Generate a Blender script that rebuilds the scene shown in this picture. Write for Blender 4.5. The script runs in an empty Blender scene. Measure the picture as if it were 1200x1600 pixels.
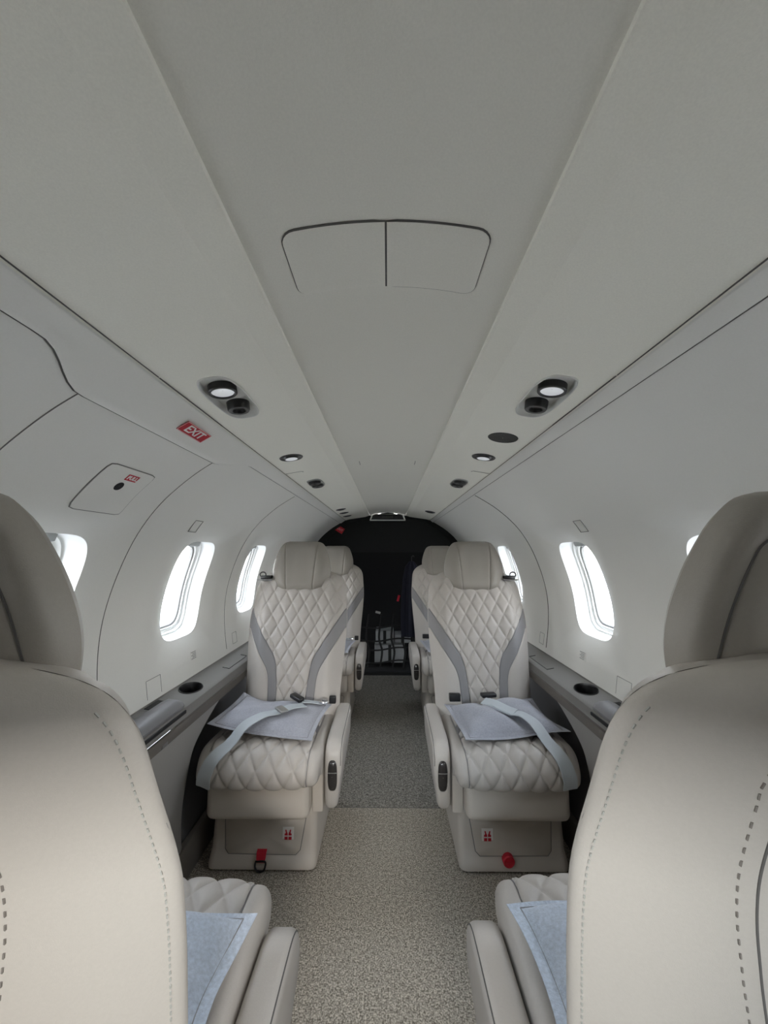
import bpy, bmesh, math, random
from mathutils import Vector, Matrix
random.seed(7)
scene = bpy.context.scene
COL = scene.collection
PI = math.pi

# ------------------------------------------------------------------ materials
def s2l(c):
    c /= 255.0
    return c / 12.92 if c <= .04045 else ((c + .055) / 1.055) ** 2.4
def rgb(r, g, b): return (s2l(r), s2l(g), s2l(b), 1)

def mat(name, col, rough=.5, bump=0, bscale=200, metal=0, spec=.5, var=0, vscale=30, emit=None, coat=0, sheen=0, kind='noise'):
    m = bpy.data.materials.new(name); m.use_nodes = True
    nt = m.node_tree; N = nt.nodes; L = nt.links
    b = N['Principled BSDF']
    b.inputs['Base Color'].default_value = col
    b.inputs['Roughness'].default_value = rough
    b.inputs['Metallic'].default_value = metal
    b.inputs['Specular IOR Level'].default_value = spec
    if coat: b.inputs['Coat Weight'].default_value = coat
    if sheen: b.inputs['Sheen Weight'].default_value = sheen
    tc = N.new('ShaderNodeTexCoord')
    if bump:
        if kind == 'noise':
            t = N.new('ShaderNodeTexNoise'); t.inputs['Scale'].default_value = bscale; t.inputs['Detail'].default_value = 4
            out = t.outputs['Fac']
        else:
            t = N.new('ShaderNodeTexVoronoi'); t.inputs['Scale'].default_value = bscale
            out = t.outputs['Distance']
        L.new(tc.outputs['Object'], t.inputs['Vector'])
        bp = N.new('ShaderNodeBump'); bp.inputs['Strength'].default_value = bump; bp.inputs['Distance'].default_value = .002
        L.new(out, bp.inputs['Height']); L.new(bp.outputs['Normal'], b.inputs['Normal'])
    if var:
        t2 = N.new('ShaderNodeTexNoise'); t2.inputs['Scale'].default_value = vscale; t2.inputs['Detail'].default_value = 5
        L.new(tc.outputs['Object'], t2.inputs['Vector'])
        mp = N.new('ShaderNodeMapRange'); mp.inputs['From Min'].default_value = .3; mp.inputs['From Max'].default_value = .7
        mp.inputs['To Min'].default_value = 1 - var; mp.inputs['To Max'].default_value = 1 + var
        L.new(t2.outputs['Fac'], mp.inputs['Value'])
        mx = N.new('ShaderNodeVectorMath'); mx.operation = 'SCALE'
        mx.inputs[0].default_value = col[:3]; L.new(mp.outputs['Result'], mx.inputs['Scale'])
        L.new(mx.outputs['Vector'], b.inputs['Base Color'])
    if emit:
        b.inputs['Emission Color'].default_value = col; b.inputs['Emission Strength'].default_value = emit
    return m

M = {}
M['wall'] = mat('wall_plastic', (.83, .825, .785, 1), .42, .06, 900, var=.015, vscale=400)
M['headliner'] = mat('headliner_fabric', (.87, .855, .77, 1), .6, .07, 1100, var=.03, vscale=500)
M['channel'] = mat('headliner_fabric_shaded', (.76, .745, .675, 1), .62, .07, 1100, var=.03, vscale=500)  # headliner tone darkened to paint in the shade of the recessed channel
M['reveal'] = mat('window_frame_plastic', (.86, .87, .85, 1), .35)
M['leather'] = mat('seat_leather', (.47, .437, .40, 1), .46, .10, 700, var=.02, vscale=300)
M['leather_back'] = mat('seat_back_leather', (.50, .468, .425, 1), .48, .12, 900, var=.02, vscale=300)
M['leather_shaded'] = mat('leather_shaded', (.33, .305, .268, 1), .46, .10, 800, var=.02, vscale=300)  # same leather as the seats, colour darkened to stand for headrest shade
M['accent'] = mat('accent_leather', (.23, .222, .225, 1), .5, .08, 700)
M['shell'] = mat('seat_base_plastic', (.52, .475, .42, 1), .45, .05, 900)
M['seam'] = mat('seam_shadow', (.11, .105, .10, 1), .8)
M['seam_soft'] = mat('seam_grey', (.20, .20, .19, 1), .8)
M['stitch'] = mat('stitch_thread', (.20, .18, .16, 1), .7)
M['stitch_light'] = mat('stitch_thread_pale', (.42, .42, .39, 1), .7)
M['pillow'] = mat('pillow_cloth', (.35, .36, .405, 1), .85, .5, 420, var=.10, vscale=180, sheen=.3)
M['pillow_blue'] = mat('pillow_cloth_blue', (.48, .54, .63, 1), .85, .6, 420, var=.14, vscale=180, sheen=.3)
M['belt'] = mat('belt_webbing', (.47, .51, .535, 1), .55, .3, 900)
M['black'] = mat('black_plastic', (.012, .012, .013, 1), .35)
M['blackmatte'] = mat('black_matte', (.008, .008, .009, 1), .8)
M['button'] = mat('recline_button_plastic', (.03, .027, .026, 1), .22, coat=.4)
M['chrome'] = mat('chrome', (.75, .75, .76, 1), .18, metal=1)
M['satin'] = mat('satin_metal', (.42, .42, .40, 1), .35, metal=.7)
M['ledge'] = mat('ledge_plastic', (.18, .172, .163, 1), .45, .08, 900)
M['ledgeback'] = mat('ledge_back_plastic', (.17, .165, .16, 1), .5, .08, 900)
M['pad'] = mat('armrest_pad_leather', (.19, .186, .195, 1), .42, .1, 700)
M['brown'] = mat('trim_strip_taupe', (.125, .11, .094, 1), .5)
M['lower'] = mat('lower_panel', (.34, .328, .312, 1), .5, .1, 800)
M['recess'] = mat('lower_recess', (.10, .10, .105, 1), .7)
M['base'] = mat('baseboard_taupe', (.16, .145, .125, 1), .5)
M['red'] = mat('red_label', (.50, .012, .028, 1), .5)
M['redstrap'] = mat('red_strap', (.55, .01, .03, 1), .55, .3, 900)
M['white'] = mat('white_label', (.82, .80, .78, 1), .5)
M['pink'] = mat('sign_border', (.75, .42, .42, 1), .5)
M['placard'] = mat('placard_grey', (.36, .37, .36, 1), .7)
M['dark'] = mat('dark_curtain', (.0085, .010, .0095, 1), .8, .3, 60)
M['darker'] = mat('cargo_lining', (.004, .004, .0045, 1), .9)
M['darkgrey'] = mat('cockpit_lining', (.08, .08, .08, 1), .7)
M['box'] = mat('grey_carton', (.30, .31, .31, 1), .75, .2, 60)
M['net'] = mat('net_webbing', (.006, .006, .006, 1), .8)
M['navy'] = mat('navy_cloth', (.005, .006, .016, 1), .85, .6, 40)
M['podgrey'] = mat('pod_plastic', (.66, .66, .63, 1), .35, metal=0)
M['speaker'] = mat('speaker_mesh', (.06, .06, .055, 1), .7, .8, 1500)
M['concrete'] = mat('apron_concrete', (.46, .45, .44, 1), .9, .2, 4, var=.1, vscale=.4)
M['paint'] = mat('apron_paint', (.85, .85, .83, 1), .8)
M['lens'] = mat('lamp_lens', (.95, .97, 1.0, 1), .25, emit=.12)
M['gasper'] = mat('gasper_black', (.02, .02, .02, 1), .3)

def carpet_mat(name, k):
    m = bpy.data.materials.new(name); m.use_nodes = True
    nt = m.node_tree; N = nt.nodes; L = nt.links; b = N['Principled BSDF']
    b.inputs['Roughness'].default_value = .95; b.inputs['Specular IOR Level'].default_value = .1
    tc = N.new('ShaderNodeTexCoord')
    n1 = N.new('ShaderNodeTexNoise'); n1.inputs['Scale'].default_value = 240; n1.inputs['Detail'].default_value = 3
    n2 = N.new('ShaderNodeTexNoise'); n2.inputs['Scale'].default_value = 90; n2.inputs['Detail'].default_value = 2
    ma = N.new('ShaderNodeMath'); ma.operation = 'MULTIPLY_ADD'; ma.inputs[1].default_value = .3
    L.new(tc.outputs['Object'], n1.inputs['Vector']); L.new(tc.outputs['Object'], n2.inputs['Vector'])
    L.new(n2.outputs['Fac'], ma.inputs[0]); L.new(n1.outputs['Fac'], ma.inputs[2])
    cr = N.new('ShaderNodeValToRGB'); e = cr.color_ramp.elements
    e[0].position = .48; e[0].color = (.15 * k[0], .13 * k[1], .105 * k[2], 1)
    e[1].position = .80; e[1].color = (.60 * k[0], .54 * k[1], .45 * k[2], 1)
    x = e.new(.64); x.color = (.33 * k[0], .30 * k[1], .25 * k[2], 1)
    L.new(ma.outputs[0], cr.inputs['Fac']); L.new(cr.outputs['Color'], b.inputs['Base Color'])
    bp = N.new('ShaderNodeBump'); bp.inputs['Strength'].default_value = .7; bp.inputs['Distance'].default_value = .004
    L.new(n1.outputs['Fac'], bp.inputs['Height']); L.new(bp.outputs['Normal'], b.inputs['Normal'])
    return m
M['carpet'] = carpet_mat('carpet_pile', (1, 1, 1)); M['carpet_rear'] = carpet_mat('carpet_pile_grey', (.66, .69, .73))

def glass_mat():
    m = bpy.data.materials.new('window_glass'); m.use_nodes = True
    nt = m.node_tree; N = nt.nodes; L = nt.links
    for n in list(N): N.remove(n)
    o = N.new('ShaderNodeOutputMaterial'); t = N.new('ShaderNodeBsdfTransparent'); g = N.new('ShaderNodeBsdfGlossy')
    t.inputs['Color'].default_value = (.96, .97, .98, 1); g.inputs['Roughness'].default_value = .02
    mx = N.new('ShaderNodeMixShader'); mx.inputs['Fac'].default_value = .05
    L.new(t.outputs[0], mx.inputs[1]); L.new(g.outputs[0], mx.inputs[2]); L.new(mx.outputs[0], o.inputs['Surface'])
    return m
M['glass'] = glass_mat()

# ------------------------------------------------------------------ helpers
def tag(o, label=None, cat=None, group=None, kind=None):
    if label: o['label'] = label
    if cat: o['category'] = cat
    if group: o['group'] = group
    if kind: o['kind'] = kind
    return o

def empty(name, loc=(0, 0, 0), rz=0, mtx=None):
    o = bpy.data.objects.new(name, None); COL.objects.link(o)
    o.empty_display_size = .05
    if mtx is not None: o.matrix_world = mtx
    else: o.location = loc; o.rotation_euler = (0, 0, rz)
    return o

class MB:
    def __init__(s): s.v = []; s.f = []
    def add(s, vs, fs):
        k = len(s.v); s.v += [tuple(p) for p in vs]; s.f += [tuple(i + k for i in q) for q in fs]; return s
    def grid(s, rows, closed=False):
        n = len(rows[0]); vs = [p for r in rows for p in r]; fs = []
        for i in range(len(rows) - 1):
            for j in range(n if closed else n - 1):
                a = i * n + j; b = i * n + (j + 1) % n
                fs.append((a, b, b + n, a + n))
        return s.add(vs, fs)
    def fan(s, loop, c=None):
        c = c or tuple(sum(p[i] for p in loop) / len(loop) for i in range(3))
        n = len(loop)
        return s.add(list(loop) + [c], [(i, (i + 1) % n, n) for i in range(n)])
    def tube(s, pts, r, n=6, closed=False, caps=True):
        P = [Vector(p) for p in pts]; rows = []; m = len(P)
        prev = None
        for i in range(m):
            t = (P[(i + 1) % m] - P[i - 1]) if closed else (P[min(i + 1, m - 1)] - P[max(i - 1, 0)])
            if t.length < 1e-9: t = Vector((0, 0, 1))
            t.normalize()
            if prev is None:
                a = t.cross(Vector((0, 0, 1)))
                if a.length < .1: a = t.cross(Vector((0, 1, 0)))
            else: a = prev - t * prev.dot(t)
            a.normalize(); prev = a; b = t.cross(a)
            rows.append([tuple(P[i] + a * r * math.cos(2 * PI * k / n) + b * r * math.sin(2 * PI * k / n)) for k in range(n)])
        if closed: rows.append(rows[0])
        s.grid(rows, True)
        if caps and not closed: s.fan(rows[0]); s.fan(rows[-1])
        return s
    def box(s, c, d, bev=0, seg=3):
        bm = bmesh.new(); bmesh.ops.create_cube(bm, size=1)
        for v in bm.verts: v.co = Vector((v.co.x * d[0] + c[0], v.co.y * d[1] + c[1], v.co.z * d[2] + c[2]))
        if bev: bmesh.ops.bevel(bm, geom=bm.edges[:], offset=bev, segments=seg, profile=.5, affect='EDGES')
        return s.bm(bm)
    def bm(s, bm):
        bm.verts.index_update()
        s.add([v.co[:] for v in bm.verts], [[v.index for v in f.verts] for f in bm.faces]); bm.free(); return s
    def prism(s, outline, h0, h1, axis='x', bev=0, seg=3):
        """outline: 2D points; extruded along axis from h0 to h1"""
        def P(a, b, h):
            return {'x': (h, a, b), 'y': (a, h, b), 'z': (a, b, h)}[axis]
        bm = bmesh.new()
        A = [bm.verts.new(P(a, b, h0)) for a, b in outline]; B = [bm.verts.new(P(a, b, h1)) for a, b in outline]
        n = len(outline)
        fa = bm.faces.new(A); fb = bm.faces.new(B[::-1])
        for i in range(n): bm.faces.new((A[i], B[i], B[(i + 1) % n], A[(i + 1) % n]))
        bmesh.ops.recalc_face_normals(bm, faces=bm.faces[:])
        if bev:
            es = list(set(fa.edges[:] + fb.edges[:]))
            bmesh.ops.bevel(bm, geom=es, offset=bev, segments=seg, profile=.5, affect='EDGES')
        return s.bm(bm)
    def build(s, name, m, parent=None, mx=1, sub=None, sharp=40, world=False):
        me = bpy.data.meshes.new(name)
        v = s.v; f = s.f
        if sub is not None: v = [(p[0] - sub[0], p[1] - sub[1], p[2] - sub[2]) for p in v]
        if mx < 0: v = [(-p[0], p[1], p[2]) for p in v]; f = [q[::-1] for q in f]
        me.from_pydata(v, [], f)
        bm = bmesh.new(); bm.from_mesh(me)
        bmesh.ops.remove_doubles(bm, verts=bm.verts[:], dist=1e-5)
        bmesh.ops.recalc_face_normals(bm, faces=bm.faces[:])
        bm.to_mesh(me); bm.free()
        for p in me.polygons: p.use_smooth = True
        me.set_sharp_from_angle(angle=math.radians(sharp))
        me.materials.append(M[m] if isinstance(m, str) else m)
        o = bpy.data.objects.new(name, me); COL.objects.link(o)
        if parent: o.parent = parent
        return o

def lerp(a, b, t): return a + (b - a) * t
def clamp(x, a=0., b=1.): return max(a, min(b, x))
def sstep(a, b, x):
    t = clamp((x - a) / (b - a)); return t * t * (3 - 2 * t)
def lin(n, a=0., b=1.): return [a + (b - a) * i / (n - 1) for i in range(n)]
def pinterp(tab, x):
    if x <= tab[0][0]: return tab[0][1]
    for (a, fa), (b, fb) in zip(tab, tab[1:]):
        if x <= b: return lerp(fa, fb, (x - a) / (b - a))
    return tab[-1][1]
def catmull(pts, n=10):
    P = [Vector(p) for p in pts]; out = []
    for i in range(len(P) - 1):
        p0 = P[i - 1] if i else P[0] * 2 - P[1]; p1 = P[i]; p2 = P[i + 1]
        p3 = P[i + 2] if i + 2 < len(P) else P[-1] * 2 - P[-2]
        for k in range(n):
            t = k / n
            out.append(.5 * ((2 * p1) + (p2 - p0) * t + (2 * p0 - 5 * p1 + 4 * p2 - p3) * t * t + (3 * p1 - p0 - 3 * p2 + p3) * t ** 3))
    out.append(P[-1]); return out
def smooth_tab(tab, n=8):
    return [(p.x, p.y) for p in catmull([(a, b, 0) for a, b in tab], n)]

class Profile:
    """a cross-section curve (x, z) of the right-hand side, mirrored by sgn"""
    def __init__(s, pts, smooth=True):
        q = catmull([(x, z, 0) for x, z in pts], 12) if smooth else [Vector((x, z, 0)) for x, z in pts]
        s.p = [(a.x, a.y) for a in q]; s.a = [0]
        for (x0, z0), (x1, z1) in zip(s.p, s.p[1:]): s.a.append(s.a[-1] + math.hypot(x1 - x0, z1 - z0))
        s.L = s.a[-1]
    def at(s, a):
        a = clamp(a, 0, s.L)
        for i in range(len(s.a) - 1):
            if a <= s.a[i + 1]:
                t = (a - s.a[i]) / max(s.a[i + 1] - s.a[i], 1e-9)
                return lerp(s.p[i][0], s.p[i + 1][0], t), lerp(s.p[i][1], s.p[i + 1][1], t)
        return s.p[-1]
    def tan(s, a):
        x0, z0 = s.at(a - .004); x1, z1 = s.at(a + .004); l = math.hypot(x1 - x0, z1 - z0)
        return (x1 - x0) / l, (z1 - z0) / l
    def az(s, z):   # arc length where height z is reached (rising curve)
        lo, hi = 0, s.L
        for _ in range(40):
            m = (lo + hi) / 2
            if s.at(m)[1] < z: lo = m
            else: hi = m
        return lo
    def pt(s, sgn, y, a, out=0.):
        x, z = s.at(a); tx, tz = s.tan(a)
        # outward normal for right side with curve rising inboard: (tz, -tx)
        return (sgn * (x + tz * out), y, z - tx * out)
    def frame(s, sgn, y, a, out=0.):
        """matrix: local x = reading direction along y, local y = up along curve, local z = into the cabin"""
        o = Vector(s.pt(sgn, y, a, out)); tx, tz = s.tan(a)
        up = Vector((sgn * tx, 0, tz)); n = Vector((-sgn * tz, 0, tx)); xr = up.cross(n)
        m = Matrix((xr, up, n)).transposed().to_4x4(); m.translation = o
        return m

def superloop(n_side, hw, hh, e):
    """(u,v) loop of 4*n_side points matched to a square's border"""
    sq = []
    for k in range(n_side): sq.append((-1 + 2 * k / n_side, -1))
    for k in range(n_side): sq.append((1, -1 + 2 * k / n_side))
    for k in range(n_side): sq.append((1 - 2 * k / n_side, 1))
    for k in range(n_side): sq.append((-1, 1 - 2 * k / n_side))
    lp = []
    for u, v in sq:
        t = (abs(u) ** e + abs(v) ** e) ** (-1 / e); lp.append((u * t * hw, v * t * hh))
    return sq, lp

def hole_patch(mb, f, y0, y1, a0, a1, yc, ac, hw, hh, e, K=24, R=12, flare=0):
    sq, lp = superloop(K, hw, hh, e)
    rows = []
    for r in range(R + 1):
        t = (r / R) ** 1.5
        row = []
        for (u, v), (lu, lv) in zip(sq, lp):
            oy = lerp(y0, y1, (u + 1) / 2); oa = lerp(a0, a1, (v + 1) / 2)
            yy, aa_ = lerp(yc + lu, oy, t), lerp(ac + lv, oa, t)
            row.append(f(yy, aa_, flare * (1 - t) ** 1.8) if flare else f(yy, aa_))
        rows.append(row)
    mb.grid(rows, True)
    return lp

# ------------------------------------------------------------------ shell
Y0, Y1 = -.30, 3.62
WP = Profile([(.728, .58), (.742, .66), (.756, .76), (.760, .85), (.751, .94), (.724, 1.04), (.680, 1.145), (.618, 1.235), (.53, 1.315), (.44, 1.373), (.395, 1.398)])
A_TOP = WP.L
WIN_W, WIN_Z0, WIN_Z1, WIN_E = .275, .785, 1.132, 4.2
WIN = {-1: [.12, .80, 1.48, 2.15, 2.83], 1: [.125, .815, 1.50, 2.40, 3.05]}  # first and last per side are out of view, added for light
a_lo, a_hi = WP.az(WIN_Z0), WP.az(WIN_Z1)
AC, AH = (a_lo + a_hi) / 2, (a_hi - a_lo) / 2

win_n = 0
FL = .022
def val_bottom(sgn, y):
    x_end = .418 if sgn > 0 else .432
    base = WP.L - (.030 if sgn > 0 else .047)
    if sgn < 0:
        dip = sstep(.45, .575, y) * (1 - sstep(1.03, 1.20, y))
        return base - .052 * dip
    return base
walls = {}
for sgn, nm in ((-1, 'left'), (1, 'right')):
    mb = MB(); f = lambda y, a, o_=0.: WP.pt(sgn, y, a, o_)
    p0, p1 = AC - AH - .09, AC + AH + .09
    ystart = Y0
    K = 24
    def plain(ya, yb, aa, ab, ny, na):
        mb.grid([[f(y, a) for a in lin(na, aa, ab)] for y in lin(ny, ya, yb)])
    plain(ystart, Y1, 0, p0, 2, 10)
    plain(ystart, Y1, p1, A_TOP, 2, 30)
    y = ystart
    for wc in WIN[sgn]:
        ya, yb = wc - WIN_W / 2 - .10, wc + WIN_W / 2 + .10
        plain(y, ya, p0, p1, 2, K + 1)
        hole_patch(mb, f, ya, yb, p0, p1, wc, AC, WIN_W / 2, AH, WIN_E, K, flare=FL)
        y = yb
    plain(y, Y1, p0, p1, 2, K + 1)
    w = walls[sgn] = mb.build('wall_' + nm, 'wall', sharp=60); tag(w, kind='structure')
    # windows: deep rounded reveal, inner frame, seal, pane, shade
    for wc in WIN[sgn]:
        win_n += 1
        def ring(inset, out):
            _, lp = superloop(K, WIN_W / 2 - inset, AH - inset, WIN_E)
            return [WP.pt(sgn, wc + u, AC + v, out + FL) for u, v in lp]
        base = (sgn * .76, wc, .785)
        root = MB().grid([ring(*q) for q in ((0, 0), (.001, .005), (.004, .011), (.010, .034), (.0125, .046), (.016, .049), (.0185, .047), (.021, .049), (.026, .062))], True).build('window_%d' % win_n, 'reveal', sharp=50)
        tag(root, kind='structure')
        MB().grid([ring(*q) for q in ((.0255, .060), (.027, .056), (.031, .055), (.035, .057), (.037, .066), (.037, .075))], True).build('inner_frame', 'reveal', root, sharp=50)
        MB().grid([ring(*q) for q in ((.0365, .064), (.039, .061), (.042, .064), (.042, .075))], True).build('window_seal', 'seam_soft', root)
        pr = [ring(.040, .070)]
        c = WP.pt(sgn, wc, AC, .070 + FL)
        MB().grid([[tuple(lerp(q[i], c[i], t) for i in range(3)) for q in pr[0]] for t in (0, .999)], True).build('pane', 'glass', root)
        # stowed pull-down shade at the top of the recess
        sh = []
        for k, (da, o) in enumerate(((-.004, .047), (-.022, .046), (-.026, .052), (-.022, .058))):
            sh.append([WP.pt(sgn, wc + u, AC + AH + da - .012, o + FL) for u in lin(9, -WIN_W / 2 + .06, WIN_W / 2 - .06)])
        MB().grid(sh).build('window_shade', 'placard', root)
    # seams of the wall panels
    def arc(y, z0, z1, r=.0011, m='seam_soft', n=40):
        MB().tube([WP.pt(sgn, y, a, -.0002) for a in lin(n, WP.az(z0), WP.az(z1))], r, 5).build('panel_seam', m, w)
    if sgn < 0:
        arc(.572, .66, WP.at(val_bottom(-1, .572) + .001)[1]); arc(1.035, .66, WP.at(val_bottom(-1, 1.035) + .001)[1]); arc(1.82, .66, 1.37)
    else:
        arc(1.86, .66, 1.38, .0022, 'seam')
    # small access outlines
    def outline(yc, zc, wy, ha, r=.0008, parts=((0, 1), (1, 2), (2, 3), (3, 0)), m='seam_soft'):
        a = WP.az(zc); lp = [(-wy / 2, -ha / 2), (wy / 2, -ha / 2), (wy / 2, ha / 2), (-wy / 2, ha / 2)]
        b = MB()
        for i, j in parts: b.tube([WP.pt(sgn, yc + lerp(lp[i][0], lp[j][0], t), a + lerp(lp[i][1], lp[j][1], t), 0) for t in lin(6)], r, 5)
        b.build('access_outline', m, w)
    outline(1.27, .675, .075, .055, parts=((1, 2), (2, 3), (3, 0)))
    outline(1.30, 1.19, .05, .045, .0011)
    outline(1.86 + .06, .69, .05, .05)

# ceiling: two side panels, centre channel
LP_ = Profile([(.395, 1.398), (.392, 1.402), (.30, 1.418), (.206, 1.4325)], False)
POD_Y, POD_A = .757, .078
POD_HW, POD_HH = .098, .036
ceil_o = {}
root_c = MB()
xs = lin(25, -.1645, .1645)
def chz(x): return 1.476 - .026 * (x / .164) ** 2
root_c.grid([[(x, y, chz(x)) for x in xs] for y in (Y0, Y1)])
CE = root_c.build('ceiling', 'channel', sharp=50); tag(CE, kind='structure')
for sgn in (-1, 1):
    mb = MB(); f = lambda y, a: LP_.pt(sgn, y, a)
    aa = [0] + [LP_.a[1] + (LP_.L - LP_.a[1]) * k / 24 for k in range(25)]
    ya, yb = POD_Y - .13, POD_Y + .13
    def strip(y_a, y_b): mb.grid([[f(y, a) for a in lin(25, 0, LP_.L)] for y in (y_a, y_b)])
    strip(Y0, ya); strip(yb, Y1)
    hole_patch(mb, f, ya, yb, 0, LP_.L, POD_Y, POD_A, POD_HW, POD_HH, 3.2)
    o = mb.build('side_panel', 'headliner', CE, sharp=50)
    # raised lip along the centre channel
    q = [(.206, 1.4325), (.204, 1.4332), (.170, 1.4428), (.1665, 1.4434), (.1645, 1.4448), (.164, 1.4475), (.164, 1.458)]
    MB().grid([[(sgn * x, y, z) for x, z in q] for y in (Y0, Y1)]).build('channel_lip', 'headliner', CE, sharp=30)
    # seam between panel and valance
    MB().tube([LP_.pt(sgn, y, .004, -.0006) for y in (Y0, Y1)], .0013, 5).build('panel_seam', 'seam', CE)
    yy = 1.45
    MB().tube([LP_.pt(sgn, yy, .005, -.0002), LP_.pt(sgn, yy, .068, -.0002), LP_.pt(sgn, yy + .012, .073, -.0002)], .0009, 5).build('panel_seam', 'seam', CE)
    MB().tube([(sgn * .112, 1.50, chz(.112) - .0004), (sgn * .112, 1.56, chz(.112) - .0004)], .0012, 5).build('panel_seam', 'seam_soft', CE)

# valance strips between ceiling and sidewalls (left one widens over the exit hatch)
trim_k = 0
for sgn in (-1, 1):
    trim_k += 1
    ys = sorted(set([Y0 if sgn > 0 else Y0, Y1] + [.3 + .02 * k for k in range(60)]))
    rows = []
    for y in ys:
        b = val_bottom(sgn, y); row = [WP.pt(sgn, y, b, .0), WP.pt(sgn, y, b + .0005, -.004), WP.pt(sgn, y, b + .002, -.0055)]
        for t in lin(8)[1:]:
            a = lerp(b + .002, WP.L - .002, t)
            row.append(WP.pt(sgn, y, a, lerp(-.0055, -.002, t)))
        rows.append(row)
    o = MB().grid(rows).build('trim_%d' % trim_k, 'wall', sharp=50); tag(o, kind='structure')
    MB().tube([WP.pt(sgn, y, val_bottom(sgn, y) - .0008, -.0012) for y in ys], .0016, 5).build('shadow_gap', 'seam', o)

# floor
o = MB().grid([[(x, y, 0) for x in lin(3, -.72, .72)] for y in (Y0, 1.793)]).build('floor', 'carpet'); tag(o, kind='structure')
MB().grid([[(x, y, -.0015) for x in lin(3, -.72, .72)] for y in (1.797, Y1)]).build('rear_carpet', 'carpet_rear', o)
MB().box((0, 1.795, -.002), (1.44, .005, .003)).build('carpet_joint', 'seam', o)

# bulkheads
def section_loop(y, off=0.):
    """closed cabin cross-section from the floor up and over"""
    R = [(.70, 0), (.70, .3), (.72, .58)] + [WP.at(a) for a in lin(30, .02, A_TOP)] + [(.30, 1.425), (.16, 1.445), (0, 1.475)]
    return [(x, y, z) for x, z in R] + [(-x, y, z) for x, z in R[::-1][1:]]
def bulkhead(name, y, opening, m, t=.03):
    outer = section_loop(y); n = len(outer); x0, x1, z0, z1 = opening
    inner = []
    cx, cz = (x0 + x1) / 2, (z0 + z1) / 2
    for x, _, z in outer:
        u, v = x / .76, (z - .72) / .75
        tt = 1 / max(abs(u), abs(v), 1e-6); inner.append((cx + u * tt * (x1 - x0) / 2, y, cz + v * tt * (z1 - z0) / 2))
    mb = MB().grid([outer, inner, [(p[0], y + t, p[2]) for p in inner]], True)
    return mb.build(name, m, sharp=30)
tag(bulkhead('wall_front', Y0 + .002, (-.27, .27, .02, 1.03), 'darkgrey', -.03), kind='structure')  # unseen; dark tone and narrow opening are set to shape the incoming light
tag(bulkhead('wall_rear', Y1 - .012, (-.46, .46, .02, 1.105), 'dark', .03), kind='structure')
# unseen dark cockpit shell, added to limit daylight to the windscreen opening
CKY = Y0 - 1.25
def cklp(y, k, zk): return [(x * k, y, min(z, 9) * zk) for x, _, z in section_loop(y)]
mb = MB().grid([cklp(Y0 - .03, 1, 1), cklp(Y0 - .7, .98, 1), cklp(CKY, .86, .98)], True)
lpo = cklp(CKY, .86, .98)
ctr = (0, 1.27)
inner = []
for x, y, z in lpo:
    u, v = x / .60, (z - ctr[1]) / (.19 if z > ctr[1] else .19)
    tt = 1 / max(abs(u), abs(v), 1e-6); inner.append((u * tt * .56, CKY, ctr[1] + v * tt * .15))
mb.grid([lpo, inner], True)
tag(mb.build('wall_cockpit', 'darkgrey', sharp=40), kind='structure')
# dark baggage bay behind the rear bulkhead
mb = MB(); a0, a1, b0, b1, c0, c1 = -.75, .75, Y1 + .02, Y1 + .95, -.004, 1.30
mb.add([(a0, b0, c0), (a1, b0, c0), (a1, b1, c0), (a0, b1, c0), (a0, b0, c1), (a1, b0, c1), (a1, b1, c1), (a0, b1, c1)], [(0, 1, 2, 3), (4, 7, 6, 5), (0, 3, 7, 4), (1, 5, 6, 2), (2, 6, 7, 3)])
tag(mb.build('wall_bay', 'darker', sharp=10), kind='structure')
# dark surround hugging the arch
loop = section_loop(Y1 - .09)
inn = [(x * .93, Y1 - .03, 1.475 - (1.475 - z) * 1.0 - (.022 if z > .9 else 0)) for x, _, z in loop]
tag(MB().grid([[(x * .999, y, z - .001) for x, y, z in loop[3:-3]], inn[3:-3]]).build('trim_3', 'dark'), kind='structure')

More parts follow.
